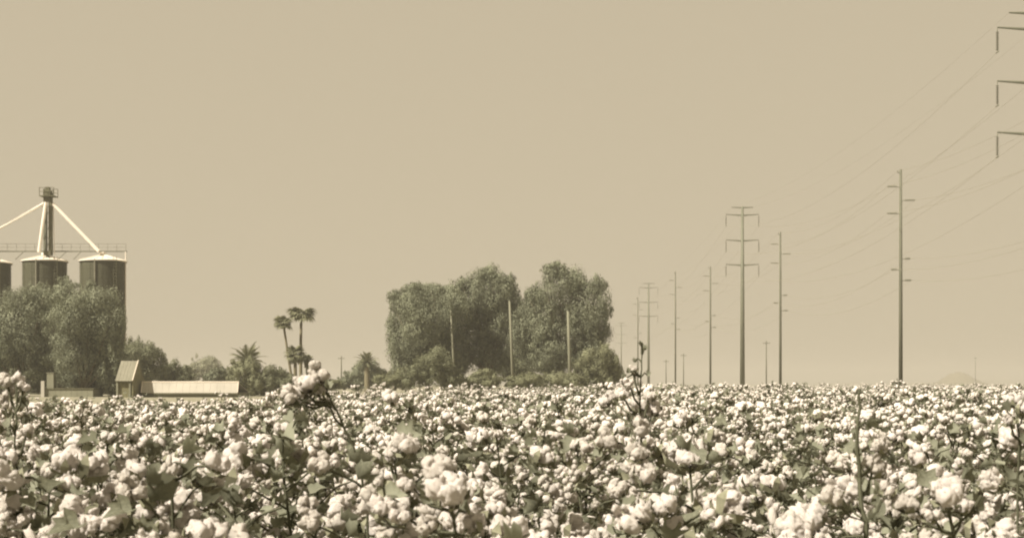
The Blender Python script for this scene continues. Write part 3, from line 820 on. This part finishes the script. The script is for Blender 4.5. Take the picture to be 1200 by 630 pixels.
# ------------------------------------------------------------------ steel towers (line A), slim poles (line B), small poles, wires
def wire(a, b, sag, label, group, r=.02):
    a = Vector(a); b = Vector(b); n = 22
    m = MB(); m.tube([a.lerp(b, i/n) - Vector((0, 0, sag*4*(i/n)*(1 - i/n))) for i in range(n + 1)], r, 4, 0, True)
    return tag(m.build('power_wire', M['wire'], smooth=True), label, 'power wire', group)

TOWER_ARMS = (31.85, 27.25, 22.85); TOWER_H = 33.3; ARM = 2.95
def steel_tower(px, d, label, detail=True):
    b = at(px, HY, d); b.z = 0; t = empty('steel_tower', b)
    m = MB(); m.tube([(0, 0, -.2), (0, 0, TOWER_H*.5), (0, 0, TOWER_H)], [.46, .36, .24], 12); m.build('shaft', M['steel'], t, smooth=True)
    m = MB(); m.lathe([(.001, .0), (.95, 0), (.95, .25), (.6, .3)], 16); m.build('base_plate', M['steel'], t)
    m = MB(); m.tube([(-1.95, 0, TOWER_H - .1), (0, 0, TOWER_H - .16), (1.95, 0, TOWER_H - .1)], [.07, .14, .07], 6); m.build('shield_wire_arm', M['steel'], t)
    hooks = []
    for z in TOWER_ARMS:
        m = MB(); m.tube([(-ARM, 0, z + .08), (0, 0, z - .1), (ARM, 0, z + .08)], [.07, .15, .07], 6); m.build('cross_arm', M['steel'], t)
        for s in (-1, 1):
            m = MB(); m.tube([(s*ARM, 0, z + .05), (s*ARM, 0, z - 2.05)], .035, 5)
            if detail:
                for q in range(11): m.lathe([(.03, z - .3 - q*.15), (.15, z - .33 - q*.15), (.03, z - .38 - q*.15)], 8, 0, (s*ARM, 0))
            m.tube([(s*ARM, -.3, z - 2.05), (s*ARM, .3, z - 2.05)], .06, 5)
            m.build('insulator_string', M['insulator'], t)
            hooks.append(b + Vector((s*ARM, 0, z - 2.05)))
    for s in (-1, 1): hooks.append(b + Vector((s*1.95, 0, TOWER_H - .1)))
    tag(t, label, 'power pylon', 'steel transmission towers')
    return hooks
A = [steel_tower(1209, 110, 'nearest steel tower, only its left arm ends showing at the top right corner'),
     steel_tower(870, 231, 'tall tapered steel tower with three full cross arms, largest seen whole'),
     steel_tower(760, 405, 'smaller third steel tower right of the grove, behind a cotton tip'),
     steel_tower(728, 667, 'faint farthest steel tower just beside the grove', False)]
sags = (4.5, 5.5, 7.0)
TOWER_WIRE = ('top-arm left', 'top-arm right', 'middle-arm left', 'middle-arm right', 'bottom-arm left', 'bottom-arm right', 'crown left', 'crown right')
for j, lab in enumerate(('wire sagging between the nearest tower and the largest whole one', 'faint wire strung between the second and third steel towers', 'faintest wire strung between the third and farthest towers')):
    for i, (p, q) in enumerate(zip(A[j], A[j+1])):
        wire(p, q, sags[j]*(.6 if i > 5 else 1), TOWER_WIRE[i] + ' ' + lab, lab.replace('wire', 'wires', 1), .014 if i < 6 else .009)

def slim_pole(px, d, H, label, dz=0):
    b = at(px, HY, d); b.z = 0; t = empty('slim_pole', b); ends = []
    m = MB(); m.tube([(0, 0, -.2), (0, 0, H*.5), (0, 0, H)], [.22, .18, .13], 10); m.build('shaft', M['wood'], t, smooth=True)
    m = MB(); m.tube([(0, 0, H - .4), (-.32, 0, H - .32), (-.32, 0, H - .15)], .05, 5); m.build('top_bracket', M['steel'], t)
    ends.append(b + Vector((-.32, 0, H - .15)))
    f = H/24.1
    for z, s, L in ((22.25, -1, 1.25), (20.8, 1, 1.35), (19.4, -1, 1.25), (14.6, 1, .85), (13.45, -1, .85), (12.3, 1, .95)):
        z *= f; m = MB(); r0 = .2
        m.tube([(s*.1, 0, z - .02), (s*(r0 + L), 0, z + .06)], .045, 5)
        for q in range(8): 
            x = s*(r0 + .25 + (L - .3)*q/8); zz = z + .05
            m.tube([(x, 0, zz), (x + s*.05, 0, zz)], .10, 7)
        m.build('insulator', M['insulator'], t); ends.append(b + Vector((s*(r0 + L), 0, z + .06)))
    tag(t, label, 'power pole', 'slim poles of the second line')
    return ends
B = [slim_pole(1384, 80, 24.1, 'slim pole standing beyond the right side of the view'),
     slim_pole(1055.5, 136, 24.1, 'tallest slim pole with six short alternating insulator arms, standing alone at right'),
     slim_pole(914.5, 191, 24.0, 'slim pole with short alternating arms just right of the largest whole tower'),
     slim_pole(832.5, 247, 24.0, 'slim pole just left of the largest whole steel tower'),
     slim_pole(791.5, 302, 27.9, 'slim pole midway between the largest and the third towers'),
     slim_pole(747.5, 358, 25.6, 'faint slim pole just left of the third steel tower')]
POLE_WIRE = ('topmost', 'highest left', 'highest right', 'second left', 'second right', 'lowest left', 'lowest right')
bl = ('wire climbing from the tallest slim pole out past the right edge', 'sagging wire between the tallest slim pole and the next one', 'faint wire between the slim poles either side of the largest tower',
      'faint wire between the slim poles left of the largest tower', 'faintest wire running to the slim pole beside the third tower')
for j in range(5):
    for i, (p, q) in enumerate(zip(B[j], B[j+1])): wire(p, q, (1.5, 1.9, 1.9, 1.9, 2.0)[j], POLE_WIRE[i] + ' ' + bl[j], bl[j].replace('wire', 'wires', 1), .012)

def small_pole(px, top, d, label, w=.16, key='wood', arms=1, name='utility_pole', lean=0.0, group='small poles beyond the field', bottom=None):
    b = at(px, HY, d); b.z = 0; t = empty(name, b); H = CAM_Z + (HY - top)*d/F
    m = MB(); m.tube([(lean, 0, -.1), (lean*.5, 0, H*.5), (0, 0, H)], [w*1.2, w, w*.75], 8); m.build('shaft', M[key], t, smooth=True)
    if arms:
        m = MB(); m.box((-.9, -.24, H - .75), (.9, -.13, H - .6)); arm = m.build('cross_arm', M[key], t)
        for x in (-.8, -.3, .3, .8):
            m = MB(); m.lathe([(.001, H - .36), (.06, H - .38), (.08, H - .5), (.03, H - .6)], 6, 0, (x, -.185)); m.build('insulator', M['insulator'], arm)
    m = MB(); m.lathe([(.001, H + .06), (w*.8, H + .02), (w*.8, H - .04)], 8); m.build('cap', M['steel'], t)
    return tag(t, label, 'utility pole', group)
small_pole(780.5, 421, 430, 'short thin pole between the third tower and the midway slim pole')
small_pole(801, 414, 420, 'short thin pole just right of the midway slim pole')
small_pole(898, 399, 340, 'short faint pole between the largest tower and its right neighbour')
small_pole(400, 417, 360, 'lone short pole between the slim palms and the small feathery palm', .2)
small_pole(1143, 418, 700, 'hair-thin far pole above the hazy hill at right', .14)
PG = 'pale poles in front of the grove'
small_pole(528, 362, 146.6, 'pale slim pole against the widest tree of the grove', .12, 'pale_wood', 0, 'bare_pole', .55, PG)
small_pole(597, 352, 148.5, 'pale slim pole beside the sky gap in the grove', .15, 'pale_wood', 0, 'bare_pole', .45, PG)
small_pole(665.5, 364, 146, 'pale slim pole against the tallest tree of the grove', .18, 'pale_wood', 0, 'bare_pole', .3, PG)

# ------------------------------------------------------------------ haze
m = MB(); m.box((-4000, -260, -1), (4000, 4000, 48))
hz = m.build('haze', None or M['soil'])
hz.data.materials.clear()
hm = bpy.data.materials.new('haze_air'); hm.use_nodes = True
t = hm.node_tree; t.nodes.remove(t.nodes['Principled BSDF'])
pv = t.nodes.new('ShaderNodeVolumePrincipled')
pv.inputs['Color'].default_value = (0.53, 0.51, 0.465, 1)
pv.inputs['Density'].default_value = 0.0006
pv.inputs['Anisotropy'].default_value = 0.0
t.links.new(pv.outputs[0], t.nodes['Material Output'].inputs['Volume'])
hz.data.materials.append(hm)
tag(hz, 'thin dusty tan air over field and farm', 'haze', None, 'stuff')
